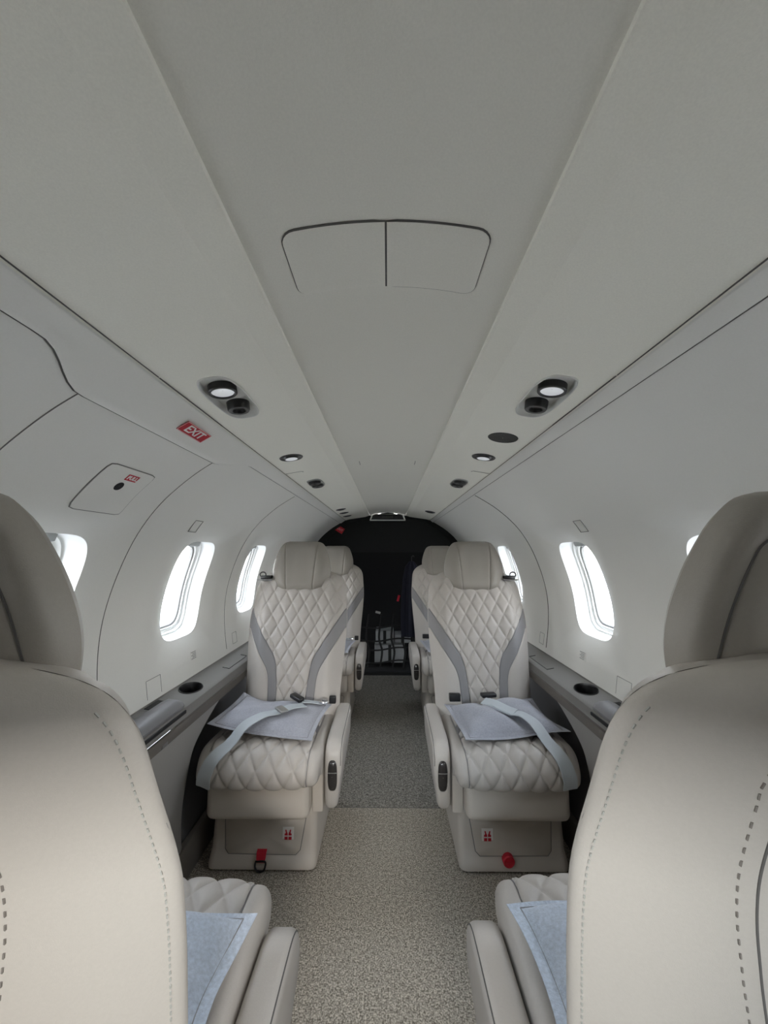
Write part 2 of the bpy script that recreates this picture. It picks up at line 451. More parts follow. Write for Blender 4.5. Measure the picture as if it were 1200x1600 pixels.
# ------------------------------------------------------------------ side ledges
def make_ledge(sgn):
    nm = 'left' if sgn < 0 else 'right'
    org = (sgn * .69, 1.3, .0)
    root = empty('side_ledge', org)
    def b(mb, name, m, sharp=35, parent=root): return mb.build(name, m, parent, sub=org, sharp=sharp)
    ya = Y0
    def dn(y): return .026 * (1 - sstep(.48, .58, y))
    def cut(y0, y1): return [y0] + [q for q in lin(9, .46, .60) if y0 < q < y1] + [y1]
    top = Profile([(.744, .668), (.741, .640), (.735, .6325), (.655, .617), (.643, .610), (.637, .595), (.636, .584)], False)
    f = lambda y, a: top.pt(sgn, y, a)
    CUP_Y = 1.41
    A = top.a
    mb = MB()
    def rows(y0, y1, i0, i1, n=None):
        pts = top.p[i0:i1 + 1]
        mb.grid([[(sgn * (x + (dn(y) if x < .70 else 0)), y, z) for x, z in pts] for y in cut(y0, y1)])
    mb2 = MB(); mb2.grid([[(sgn * x, y, z) for x, z in top.p[0:2]] for y in (ya, Y1 - .02)])
    b(mb2, 'wall_flange', 'ledgeback')
    rows(ya, CUP_Y - .075, 1, 6); rows(CUP_Y + .075, Y1 - .02, 1, 6)
    rows(CUP_Y - .075, CUP_Y + .075, 1, 2); rows(CUP_Y - .075, CUP_Y + .075, 3, 6)
    ac = (A[2] + A[3]) / 2
    lp = hole_patch(mb, f, CUP_Y - .075, CUP_Y + .075, A[2], A[3], CUP_Y, ac, .052, .034, 2.0, 12, 5)
    b(mb, 'ledge_top', 'ledge')
    def ring(k, dz): return [tuple(Vector(f(CUP_Y + u * k, ac + v * k)) + Vector((0, 0, dz))) for u, v in lp]
    cup = b(MB().grid([ring(1.06, .0008), ring(1.04, .003), ring(1.0, .003), ring(.97, -.002)], True), 'cup_holder', 'black')
    bw = MB().grid([ring(.985, 0), ring(.93, -.03), ring(.85, -.055), ring(.1, -.058)], True); bw.build('cup_well', 'black', cup, sub=org)
    # armrest pad with its shadow slot
    pd = [(.712, .633), (.700, .6385), (.668, .6345), (.652, .628), (.645, .618), (.646, .609), (.660, .607), (.700, .612)]
    rw = []
    for y, k in ((.62, 1), (1.26, 1), (1.275, .93), (1.283, .7), (1.285, .1)):
        cx, cz = .68, .622
        rw.append([(sgn * (cx + (x - cx) * k), y, cz + (z - cz) * k) for x, z in pd])
    b(MB().grid(rw, True), 'armrest_pad', 'pad')
    b(MB().box((sgn * .6385, .95, .601), (.006, .64, .010), .002), 'pad_slot', 'blackmatte')
    # flush lid outline and vent louvre
    lid = [(1.66, .690), (1.66, .662), (1.86, .662), (1.86, .690)]
    def lz(x): return top.at(A[2] + (.735 - x))[1]
    b(MB().tube([(sgn * x, y, lz(x) + .0008) for y, x in lid], .0013, 5), 'lid_outline', 'black')
    lv = MB()
    for k in range(5): lv.box((sgn * (.728 - k * .004), 1.235, .6345 - k * .0006), (.0022, .07, .0025))
    b(lv, 'vent_louvre', 'black')
    # taupe strip, lower panel with the cut-away beside the seat, dark recess, baseboard
    def ext(pts, y0, y1): return MB().grid([[(sgn * (x + dn(y) * (x < .70)), y, z) for x, z in pts] for y in cut(y0, y1)])
    b(ext([(.640, .586), (.642, .581), (.6405, .580)], ya, Y1 - .02), 'shadow_gap', 'blackmatte')
    b(ext([(.640, .580), (.634, .578), (.632, .562), (.634, .549), (.642, .546)], ya, Y1 - .02), 'trim_strip', 'brown')
    LPf = Profile([(.638, .548), (.643, .50), (.655, .43), (.667, .36), (.679, .25), (.686, .112)])
    def ye(z): return 1.372 + (.17 * ((z - .42) / .128) ** 2 if z > .42 else 0) + .03 * clamp((.3 - z) / .2) ** 2
    rws = []
    for a in lin(30, 0, LPf.L):
        x, z = LPf.at(a); r = [(sgn * (x + dn(y) * clamp((z - .3) / .2)), y, z) for y in cut(ya, ye(z) - .02)]
        r += [(sgn * (x + .004), ye(z) - .006, z), (sgn * (x + .012), ye(z), z), (sgn * (x + .04), ye(z) + .004, z)]
        rws.append(r)
    b(MB().grid(rws), 'lower_panel', 'lower', 50)
    rws = []
    for a in lin(30, 0, LPf.L):
        x, z = LPf.at(a); rws.append([(sgn * (x + .045), 2.0, z), (sgn * (x + .012), 2.0, z), (sgn * x, 2.02, z), (sgn * x, Y1 - .02, z)])
    b(MB().grid(rws), 'lower_panel', 'lower', 50)
    b(ext([(.645, .547), (.70, .545), (.705, .30), (.705, .0)], 1.30, 2.05), 'side_recess', 'recess')
    hp = MB(); h = [[], []]
    aa = LPf.L * .42
    pts = []
    for u, v in superloop(8, .075, .017, 5)[1]: pts.append(LPf.pt(sgn, 1.165 + u, aa + v + u * .0, -.002))
    ins = [LPf.pt(sgn, 1.165 + u * .8, aa + v * .7, -.0005) for u, v in superloop(8, .075, .017, 5)[1]]
    b(MB().grid([pts, ins], True).fan(ins), 'pocket_handle', 'black')
    pk = []
    b(MB().box((sgn * .6335, 1.15, .556), (.004, .03, .012), .002), 'strip_latch', 'ledgeback')
    b(ext([(.700, .118), (.684, .114), (.680, .108), (.680, .0)], ya, Y1 - .02), 'skirting', 'base')
    return root
t = make_ledge(-1); tag(t, 'dark taupe side ledge with cup holder and armrest pad along the left wall', 'ledge', 'side ledges under the windows')
t = make_ledge(1); tag(t, 'dark taupe side ledge with cup holder and armrest pad along the right wall', 'ledge', 'side ledges under the windows')

# ------------------------------------------------------------------ seats
def quilt(u, v, a, b, amp=.0075, sg=.0055):
    p = u / a + v / b; q = u / a - v / b
    n = 1 / math.sqrt(1 / a ** 2 + 1 / b ** 2)
    d = min(abs(p - round(p)), abs(q - round(q))) * n
    return amp * (1 - math.exp(-d / sg))

ZT, ZB = 1.022, .36
BX = .012
def yb(z): return .226 + .275 * (z - .42)
def Tk(z): return lerp(.118, .094, clamp((z - .4) / .5))
def Wd(z):
    w = .206 + .020 * sstep(.45, .8, z) - .011 * sstep(.78, .95, z)
    rc = .130; e = (z - (ZT - rc)) / rc
    if e > 0: w *= max(.02, 1 - e ** 3.1) ** (1 / 2.7)
    if z < ZB + .03: w -= .03 - math.sqrt(max(0, .03 ** 2 - (ZB + .03 - z) ** 2))
    return w
def topround(z):
    rt = Tk(z) / 2; e = z - (ZT - rt)
    return rt - math.sqrt(max(0, rt * rt - e * e)) if e > 0 else 0
def front(x, z):
    W = Wd(z); ax = abs(x); r = .090
    y = yb(z) - .014 * sstep(.42, .80, ax / .205) * (1 - sstep(.78, .95, z)) + topround(z)
    e = ax - (W - r)
    if e > 0: y += .052 * (min(e, r) / r) ** 2.1
    return y
def back(x, z):
    W = Wd(z); rt = Tk(z) / 2; k = math.sqrt(max(0, 1 - topround(z) / rt))
    u = clamp(abs(x) / W); e = max(0, abs(x) - (W - .006)); r = .006
    return front(W, z) + (.010 + .070 * (1 - u ** 2.6)) * k - (r - math.sqrt(max(0, r * r - min(e, r) ** 2))) * k
XQ = smooth_tab([(.36, .058), (.45, .060), (.52, .065), (.58, .071), (.62, .078), (.65, .090), (.70, .122), (.78, .175), (.84, .216), (.86, .23), (1.0, .24)])
XB = smooth_tab([(.36, .096), (.45, .098), (.52, .102), (.56, .106), (.595, .116), (.63, .136), (.70, .181), (.755, .216), (.78, .232), (1.0, .24)])
def xq(z): return min(pinterp(XQ, z), Wd(z))
def xb(z): return min(pinterp(XB, z), Wd(z))
QZ0 = .428

def zrows(z0, z1, step=.0035):
    n = max(2, int((z1 - z0) / step)); r = [lerp(z0, z1, i / n) for i in range(n + 1)]
    out = []
    for z in r:
        out.append(z)
    if z1 >= ZT - 1e-6:
        out = [z for z in out if z < ZT - .014] + [ZT - .014 * (1 - k / 9) ** 2.2 for k in range(10)]
    return out
def edge_dip(x, xa, xe, d=.0035, w=.006):
    m = min(abs(x - xa), abs(x - xe)); return d * max(0, 1 - m / w) ** 2

def make_back(root, mx):
    # carcass: sides and rear
    mb = MB(); rows = []
    zz = [ZB + .03 * (1 - math.cos(PI / 2 * k / 6)) for k in range(6)] + zrows(ZB + .03, ZT, .012)
    for z in zz:
        W = Wd(z); row = []
        yf = front(W, z)
        row.append((BX + W * .9, front(W * .9, z) + .014, z))
        for t in (0, .33, .66): row.append((BX + W, lerp(yf, back(W, z), t), z))
        for k in range(49):
            x = W * math.cos(PI * k / 48) ; row.append((BX + x, back(x, z), z))
        for t in (.66, .33, 0): row.append((BX - W, lerp(yf, back(W, z), t), z))
        row.append((BX - W * .9, front(W * .9, z) + .014, z))
        rows.append(row)
    mb.grid(rows)
    ob = mb.build('backrest', 'leather_back', root, mx, sharp=70)
    # bolsters
    for s in (-1, 1):
        rows = []
        for z in zrows(QZ0 - .006, .775, .006):
            a, w = xb(z), Wd(z)
            if w - a < .0005: a = w - .0005
            rows.append([(BX + s * x, front(x, z) + edge_dip(x, a, 9), z) for x in [lerp(a, w, (k / 24) ** .9) for k in range(25)]])
        MB().grid(rows).build('bolster', 'leather', ob, mx, sharp=70)
        rows = []
        for z in zrows(QZ0, .855, .005):
            a, w = xq(z), xb(z)
            if w - a < .0003: w = a + .0003
            rows.append([(BX + s * x, front(min(x, Wd(z)), z) + .001 + edge_dip(x, a, w if w < Wd(z) - .002 else 9, .003, .005), z) for x in lin(15, a, w)])
        MB().grid(rows).build('accent_band', 'accent', ob, mx, sharp=70)
    rows = []
    for z in [ZB + .03 * (1 - math.cos(PI / 2 * k / 6)) for k in range(6)] + [ZB + .03, ZB + .045, QZ0 - .010, QZ0 - .006]:
        rows.append([(BX + x, front(x, z) + (.0 if z < QZ0 - .007 else .002), z) for x in lin(41, -Wd(z), Wd(z))])
    MB().grid(rows).build('lower_edge', 'leather', ob, mx, sharp=70)
    rows = []
    for z in zrows(QZ0 - .006, ZT, .0032):
        a = xq(z)
        rows.append([(BX + x, front(x, z) + .004 - quilt(x, z - .43, .058, .098) * clamp((Wd(z) - abs(x)) / .02) + (edge_dip(abs(x), a, 9, .003) if a < Wd(z) - .002 else 0) - .004 * (1 - clamp((Wd(z) - abs(x)) / .02)), z) for x in lin(131, -a, a)])
    MB().grid(rows).build('quilted_panel', 'leather', ob, mx, sharp=70)
    return ob

def back_details(ob, mx, pale):
    # stitched seams on the rear of the backrest (thread follows the leather)
    for s in (-1, 1):
        mb = MB(); z = .40
        while z < ZT - .05:
            x, x2 = s * (Wd(z) - .008), s * (Wd(z + .004) - .008)
            mb.tube([(BX + x, back(x, z) + .0006, z), (BX + x2, back(x2, z + .004) + .0006, z + .004)], .0009, 4); z += .008
        mb.build('edge_stitching', 'stitch_light', ob, mx)
    def path(hw, zt, r):
        P = [(-hw + .050, .42), (-hw + .046, .56), (-hw + .034, .66), (-hw + .014, .75), (-hw - .002, .84), (-hw - .004, zt - r)]
        P += [(-hw - .004 + r - r * math.cos(t), zt - r + r * math.sin(t)) for t in lin(7, .2, PI / 2)]
        P += [(-x, z) for x, z in P[::-1]]
        return [(p.x, p.y) for p in catmull([(a, b, 0) for a, b in P], 14)]
    q = path(.112, .962, .055)
    MB().tube([(BX + x, back(x, z) - .0003, z) for x, z in q], .0013, 5).build('centre_seam', 'seam', ob, mx)
    q = path(.125, .980, .062); mb = MB(); acc = 0
    for (xa, za), (xc, zc) in zip(q, q[1:]):
        l = math.hypot(xc - xa, zc - za); acc += l
        if acc > .0105:
            acc = 0; k = .005 / max(l, 1e-6)
            xe, ze = xa + (xc - xa) * k, za + (zc - za) * k
            mb.tube([(BX + xa, back(xa, za) + .0003, za), (BX + xe, back(xe, ze) + .0003, ze)], .0010, 4)
    mb.build('centre_stitching', 'stitch', ob, mx)
    # domed lumbar cover
    rows = []
    for k in range(13):
        ph = PI / 2 * k / 12; row = []
        for j in range(40):
            t = 2 * PI * j / 40; rx, rz = .148 * math.cos(ph), .165 * math.cos(ph)
            x, z = rx * math.cos(t), .545 + rz * math.sin(t)
            row.append((BX + x, back(min(abs(x), .19), max(z, ZB + .02)) - .004 + .040 * math.sin(ph), z))
        rows.append(row)
    MB().grid(rows, True).build('lumbar_cover', 'leather_back', ob, mx, sharp=70)

# headrest ---------------------------------------------------------
HZ0, HZ1 = .925, 1.156
HW = smooth_tab([(0, .100), (.06, .119), (.16, .131), (.34, .139), (.50, .138), (.68, .128), (.84, .114), (.92, .103), (.975, .088), (1, .066)])
def make_headrest(root, mx, dx=0, dy=0):
    TH = .076
    def yc(z): return .348 + .20 * (z - HZ0)
    def hw(t): return pinterp(HW, t)
    def rnd(t):
        h = HZ1 - HZ0; r = .035; e = max(r - t * h, t * h - (h - r), 0)
        return r - math.sqrt(max(0, r * r - e * e))
    def hf(x, t):
        W = hw(t); r = .060; e = max(0, abs(x) - (W - r))
        z = lerp(HZ0, HZ1, t)
        return yc(z) - .010 * sstep(.2, .8, abs(x) / W) * math.sin(PI * t) + rnd(t) + .046 * (1 - .95 * rnd(t) / .035) * (min(e, r) / r) ** 2.2
    def hb(x, t):
        W = hw(t); z = lerp(HZ0, HZ1, t); yf = hf(W, t); yk = max(yc(z) + TH - rnd(t), yf + .001)
        c = clamp(abs(x) / W) ** 4.5
        return yf + (yk - yf) * math.sqrt(max(0, 1 - c * c)) ** .62
    T = [.5 - .5 * math.cos(PI * k / 40) for k in range(41)]
    rows = []
    for t in T:
        W = hw(t); z = lerp(HZ0, HZ1, t)
        rows.append([(BX + W * math.copysign(abs(math.cos(a)) ** .6, math.cos(a)), hb(W * abs(math.cos(a)) ** .6, t), z) for a in lin(41, 0, PI)])
    mb = MB().grid(rows)
    mb.fan(rows[0] + [(BX + x, hf(x, 0), HZ0) for x in lin(20, -hw(0), hw(0))])
    mb.fan(rows[-1] + [(BX + x, hf(x, 1), HZ1) for x in lin(20, -hw(1), hw(1))])
    h = mb.build('headrest', 'leather_shaded', root, mx, sharp=70); h.location = (dx * mx, dy, 0)
    def xs_(t): return lerp(.062, .080, t ** 1.3)
    rows = []
    for t in T:
        z = lerp(HZ0, HZ1, t); a = min(xs_(t), hw(t) - .004)
        rows.append([(BX + x, hf(x, t) + edge_dip(abs(x), a, 9, .004, .006), z) for x in lin(41, -a, a)])
    MB().grid(rows).build('headrest_pad', 'leather_shaded', h, mx, sharp=70)
    for s in (-1, 1):
        rows = []
        for t in T:
            z = lerp(HZ0, HZ1, t); W = hw(t); a = min(xs_(t), W - .004)
            rows.append([(BX + s * x, hf(x, t) + edge_dip(x, a, 9, .004, .006), z) for x in lin(22, a, W)])
        MB().grid(rows).build('headrest_wing', 'leather_shaded', h, mx, sharp=70)
    # seam of the rear panel
    P = [(-.116, .04), (-.121, .22), (-.113, .50), (-.098, .72), (-.087, .80), (-.068, .825), (0, .81)]
    P += [(-x, t) for x, t in P[::-1][1:]]
    q = catmull([(a, b, 0) for a, b in P], 8)
    MB().tube([(BX + p.x, hb(p.x, p.y) - .0004, lerp(HZ0, HZ1, p.y)) for p in q], .0014, 5).build('rear_seam', 'seam', h, mx)
    rows = []
    for k in (0, .03, .08, .2, .5, .75, .99):
        rows.append([(BX + p.x * (1 - k), hb(p.x * (1 - k), lerp(p.y, .4, k)) + (.006 * sstep(0, .12, k)) - .0005, lerp(HZ0, HZ1, lerp(p.y, .4, k))) for p in q])
    MB().grid(rows).build('rear_panel', 'leather_shaded', h, mx, sharp=70)
    return h

# cushion ----------------------------------------------------------
CP = catmull([(0, .270, .425), (0, .15, .430), (0, .04, .436), (0, -.03, .4385), (0, -.072, .432), (0, -.104, .410), (0, -.121, .378), (0, -.120, .350), (0, -.106, .334), (0, -.07, .328)], 12)
CL = [0]
for p, q in zip(CP, CP[1:]): CL.append(CL[-1] + (q - p).length)
def cpath(s):
    s = clamp(s, 0, CL[-1])
    for i in range(len(CL) - 1):
        if s <= CL[i + 1]:
            t = (s - CL[i]) / max(CL[i + 1] - CL[i], 1e-9); p = CP[i].lerp(CP[i + 1], t)
            i0, i1 = max(i - 2, 0), min(i + 3, len(CP) - 1)
            d = (CP[i1] - CP[i0]).normalized(); return p, Vector((0, -d.z, d.y)) * -1
    return CP[-1], Vector((0, 0, -1))
CW = .211; CX = -.008
def csurf(x, s, h=0):
    p, n = cpath(s); ax = abs(x); r = .026
    if n.z < 0 and s < CL[-1] * .5: n = -n
    e = max(0, ax - (CW - r)); h += -(r - math.sqrt(max(0, r * r - min(e, r) ** 2))) + .008 * (1 - (ax / CW) ** 2)
    w = 1
    return (CX + x * (1 - .035 * sstep(.30, .45, s)), p.y + n.y * h, p.z + n.z * h)
def make_cushion(root, mx):
    S = lin(150, 0, CL[-1])
    QB = .172
    def cq(s): return pinterp([(0, .10), (.13, .105), (.165, .12), (.20, .148), (.232, .168), (.24, QB), (1, QB)], s)
    def cb(s): return pinterp([(0, .135), (.12, .14), (.15, .155), (.172, QB), (1, QB)], s)
    rows = [[csurf(x, s, quilt(x, s - .02, .064, .098, .009, .0065) - .003 - edge_dip(abs(x), cq(s), 9, .003)) for x in lin(121, -cq(s), cq(s))] for s in S]
    c = MB().grid(rows).build('cushion', 'leather', root, mx, sharp=70)
    for sg in (-1, 1):
        # side border with the cushion flank
        rows = []
        for s in S[::2]:
            r = [csurf(sg * x, s, -edge_dip(x, QB, 9, .003)) for x in lin(14, QB, CW)]
            e = r[-1]; p, n = cpath(s)
            r += [(e[0], lerp(e[1], max(-.06, min(e[1], .25)), t), lerp(e[2], .345, t)) for t in (.3, .7, 1)]
            rows.append(r)
        MB().grid(rows).build('cushion_border', 'leather', c, mx, sharp=70)
        rows = []
        for s in S[:90]:
            a, b_ = cq(s), cb(s)
            if b_ - a < .0004: continue
            rows.append([csurf(sg * x, s, .0 - edge_dip(x, a, b_, .002, .004)) for x in lin(9, a, b_)])
        MB().grid(rows).build('cushion_accent', 'accent', c, mx, sharp=70)
        rows = []
        for s in S[:75]:
            a = cb(s)
            if QB - a < .0004: continue
            rows.append([csurf(sg * x, s, .0 - edge_dip(x, a, QB, .002, .004)) for x in lin(9, a, QB)])
        MB().grid(rows).build('cushion_corner', 'leather', c, mx, sharp=70)
        MB().tube([csurf(sg * QB, s, -.0015) for s in S], .0016, 5).build('cushion_piping', 'accent' if sg < 9 else '', c, mx)
    return c

def make_base(root, mx, ring_tag):
    BXc = -.015
    # flared pedestal
    rows = []
    def rr(hw, y0, y1, z, r=.025):
        lp = []
        for cx, cy, t0 in ((hw - r, y1 - r, 0), (-hw + r, y1 - r, PI / 2), (-hw + r, y0 + r, PI), (hw - r, y0 + r, 1.5 * PI)):
            lp += [(BXc + cx + r * math.cos(t0 + t), cy + r * math.sin(t0 + t), z) for t in lin(6, 0, PI / 2)]
        return lp
    for hw, y0, z in ((.182, .0, 0.002), (.190, -.012, .010), (.191, -.012, .022), (.189, .0, .040), (.187, .010, .060), (.186, .020, .150), (.188, .024, .190), (.184, .028, .200)):
        rows.append(rr(hw, y0, .40, z))
    mb = MB().grid(rows, True); mb.fan(rows[-1]); mb.fan(rows[0])
    base = mb.build('pedestal', 'shell', root, mx, sharp=45)
    # inset front panel
    o = [(-.142, .170), (.150, .168), (.130, .048), (-.132, .050)]
    def fy(z): return pinterp([(.040, .000), (.060, .010), (.150, .020), (.190, .024)], z)
    P = []
    for i in range(4):
        a, b_ = o[i], o[(i + 1) % 4]; l = math.hypot(b_[0] - a[0], b_[1] - a[1])
        for t in (.012 / l, .35, .65, 1 - .012 / l): P.append((lerp(a[0], b_[0], t), lerp(a[1], b_[1], t)))
    P = [(BXc + x, fy(z) - .0004, z) for x, z in P]
    MB().tube(P, .0016, 5, True).build('panel_seam', 'seam_soft', base, mx)
    fp = MB().grid([[(p[0], p[1] + .0002, p[2]) for p in P], [(lerp(p[0], BXc, .03), p[1] - .0028, lerp(p[2], .11, .04)) for p in P]], True)
    fp.fan([(lerp(p[0], BXc, .03), p[1] - .0028, lerp(p[2], .11, .04)) for p in P])
    fp.build('storage_panel', 'shell', base, mx, sharp=50)
    # life vest sticker
    sx, sz = BXc + .088, .108
    st = MB().box((sx, fy(sz) - .0045, sz), (.040, .0016, .050), .0006, 1).build('life_vest_sticker', 'white', root, mx)
    sy = fy(sz) - .0060; ms = MB()
    for s in (-1, 1):
        lobe = [(.0015, -.002), (.012, -.002), (.0125, .003), (.0085, .0065), (.0105, .017), (.006, .0165), (.0045, .010), (.0015, .004)]
        ms.prism([(sx + s * a, sz + b_) for a, b_ in lobe], sy, sy - .0004, 'y')
        ms.prism([(sx + s * a, sz + b_) for a, b_ in ((.0015, -.006), (.0125, -.006), (.0125, -.016), (.0015, -.016))], sy, sy - .0004, 'y')
    ms.build('vest_symbol', 'red', st, mx, sharp=10)
    # red pull tag
    if ring_tag:
        pt = MB().grid([[(BXc + x, y, z) for x in lin(5, -.017 * k, .017 * k)] for y, z, k in ((.004, .066, 1), (-.006, .060, 1), (-.010, .046, .95), (-.014, .038, .85), (-.016, .034, .85))]).build('pull_tag', 'redstrap', root, mx)
        rg = [(BXc + x, -.018, z) for x, z in ((-.016, .040), (.016, .040), (.0175, .024), (.012, .012), (0, .008), (-.012, .012), (-.0175, .024))]
        MB().tube([tuple(p) for p in catmull(rg + [rg[0]], 4)[:-1]], .0032, 8, True).build('tag_ring', 'black', pt, mx)
    else:
        lp = [(BXc + .022 + .020 * math.cos(t), .020 * math.sin(t)) for t in lin(25, 0, 2 * PI)[:-1]]
        pt = MB().grid([[(x, .006, .042 + z) for x, z in lp], [(x, -.014, .042 + z) for x, z in lp], [(lerp(x, BXc + .022, .15), -.017, .042 + z * .85) for x, z in lp], [(lerp(x, BXc + .022, .3), -.014, .042 + z * .7) for x, z in lp], [(lerp(x, BXc + .022, .95), -.014, .042 + z * .05) for x, z in lp]], True).build('pull_tag', 'redstrap', root, mx)
        MB().box((BXc + .022, -.016, .042), (.026, .004, .005), .001).build('tag_bar', 'red', pt, mx)
    # leg panel under the cushion
    MB().box((BXc - .000, -.014, .268), (.350, .13, .130), .026, 6).build('leg_panel', 'shell', root, mx)
    MB().box((BXc - .02, .14, .27), (.33, .26, .15), .01, 2).build('seat_frame', 'recess', root, mx)
    MB().prism([(-.030, .345), (-.030, .40), (.25, .40), (.25, .20), (-.015, .20)], .160, .200, 'x', .006, 2).build('side_shroud', 'shell', root, mx)

def make_arm(root, mx, dz=0):
    o = [(.285, .452), (.14, .448), (.02, .444), (-.022, .436), (-.046, .418), (-.056, .385), (-.052, .320), (-.040, .255), (-.026, .222), (-.006, .208), (.02, .206), (.08, .222), (.18, .285), (.25, .345), (.285, .400)]
    q = [(p.x, p.y) for p in catmull([(a, b_, 0) for a, b_ in o + [o[0]]], 4)[:-1]]
    MBo = MB().prism(q, .207, .268, 'x', .017, 5)
    # taper towards the bottom
    MBo.v = [(x - .020 * clamp((.36 - z) / .15) * (x > .238) + .0 * z, y, z) for x, y, z in MBo.v]
    a = MBo.build('armrest', 'leather', root, mx, sharp=60); a.location = (0, 0, dz)
    MB().tube([(.2625, y, z + .0) for y, z in [(lerp(p[0], .11, .026), lerp(p[1], .36, .048)) for p in q[:22]]], .0013, 5).build('armrest_seam', 'seam', a, mx)
    # recline button on the front end
    rows = []
    lp = superloop(6, .0165, .052, 3.2)[1]
    def fy(z): return pinterp([(.25, -.040), (.32, -.0525), (.385, -.0565), (.418, -.049)], z)
    for k, d in ((1.0, .002), (.97, -.004), (.86, -.0075), (.4, -.009), (.02, -.009)):
        rows.append([(.2355 + u * k, fy(.338 + v * k) + d, .338 + v * k) for u, v in lp])
    bt = MB().grid(rows, True).build('recline_button', 'button', a, mx, sharp=60)
    MB().box((.2355, fy(.352) - .0085, .352), (.030, .002, .002)).build('button_split', 'satin', bt, mx)
    MB().box((.2365, .10, .30), (.02, .20, .14)).build('armrest_hinge', 'recess', a, mx)

def make_belt_guide(root, mx):
    g = MB().box((-.150, .385, .985), (.050, .030, .018), .004, 2).build('harness_guide', 'black', root, mx)
    rg = [(-.166 + .014 * math.cos(t), .378, .998 + .012 * math.sin(t)) for t in lin(17, 0, 2 * PI)[:-1]]
    MB().tube(rg, .003, 6, True).build('guide_ring', 'black', g, mx)
    MB().tube([(-.185, .365, .976), (-.150, .362, .972), (-.118, .366, .976)], .004, 6).build('guide_bar', 'chrome', g, mx)

def drape(P, tree, w, mx, gap=.004):
    if not tree: return P
    out = []
    for i, p in enumerate(P):
        z = p.z
        t = (P[min(i + 1, len(P) - 1)] - P[max(i - 1, 0)]); sd = Vector((-t.y, t.x, 0))
        sd = sd.normalized() if sd.length > 1e-6 else Vector((1, 0, 0))
        for k in (-.5, -.25, 0, .25, .5):
            q = p + sd * w * k
            hit = tree.ray_cast(Vector((q.x * mx, q.y, 1.0)), Vector((0, 0, -1)))
            if hit[0] is not None: z = max(z, hit[0].z + gap)
        out.append(z)
    for _ in range(3):
        out = [max(out[i], (out[max(i - 1, 0)] + out[min(i + 1, len(out) - 1)]) / 2) for i in range(len(out))]
    return [Vector((p.x, p.y, z)) for p, z in zip(P, out)]
def ribbon(pts, w, up=(0, 0, 1), th=.0022, n=8, tree=None, mx=1, gap=.008):
    P = drape(catmull(pts, n), tree, w, mx, gap); rows = []
    for i, p in enumerate(P):
        t = (P[min(i + 1, len(P) - 1)] - P[max(i - 1, 0)]).normalized()
        if isinstance(up[0], (tuple, list)):
            q = i / n; k0 = min(int(q), len(up) - 1); k1 = min(k0 + 1, len(up) - 1); u = Vector(up[k0]).lerp(Vector(up[k1]), q - int(q))
        else: u = Vector(up)
        s = t.cross(u).normalized(); nn = s.cross(t).normalized()
        rows.append([tuple(p + s * a + nn * b) for a, b in ((-w / 2, 0), (-w / 2 * .96, th), (-w * .3, th * 1.3), (-w * .22, th), (w * .22, th), (w * .3, th * 1.3), (w / 2 * .96, th), (w / 2, 0), (w / 2 * .9, -th * .4), (-w / 2 * .9, -th * .4))])
    return MB().grid(rows, True).fan(rows[0]).fan(rows[-1])

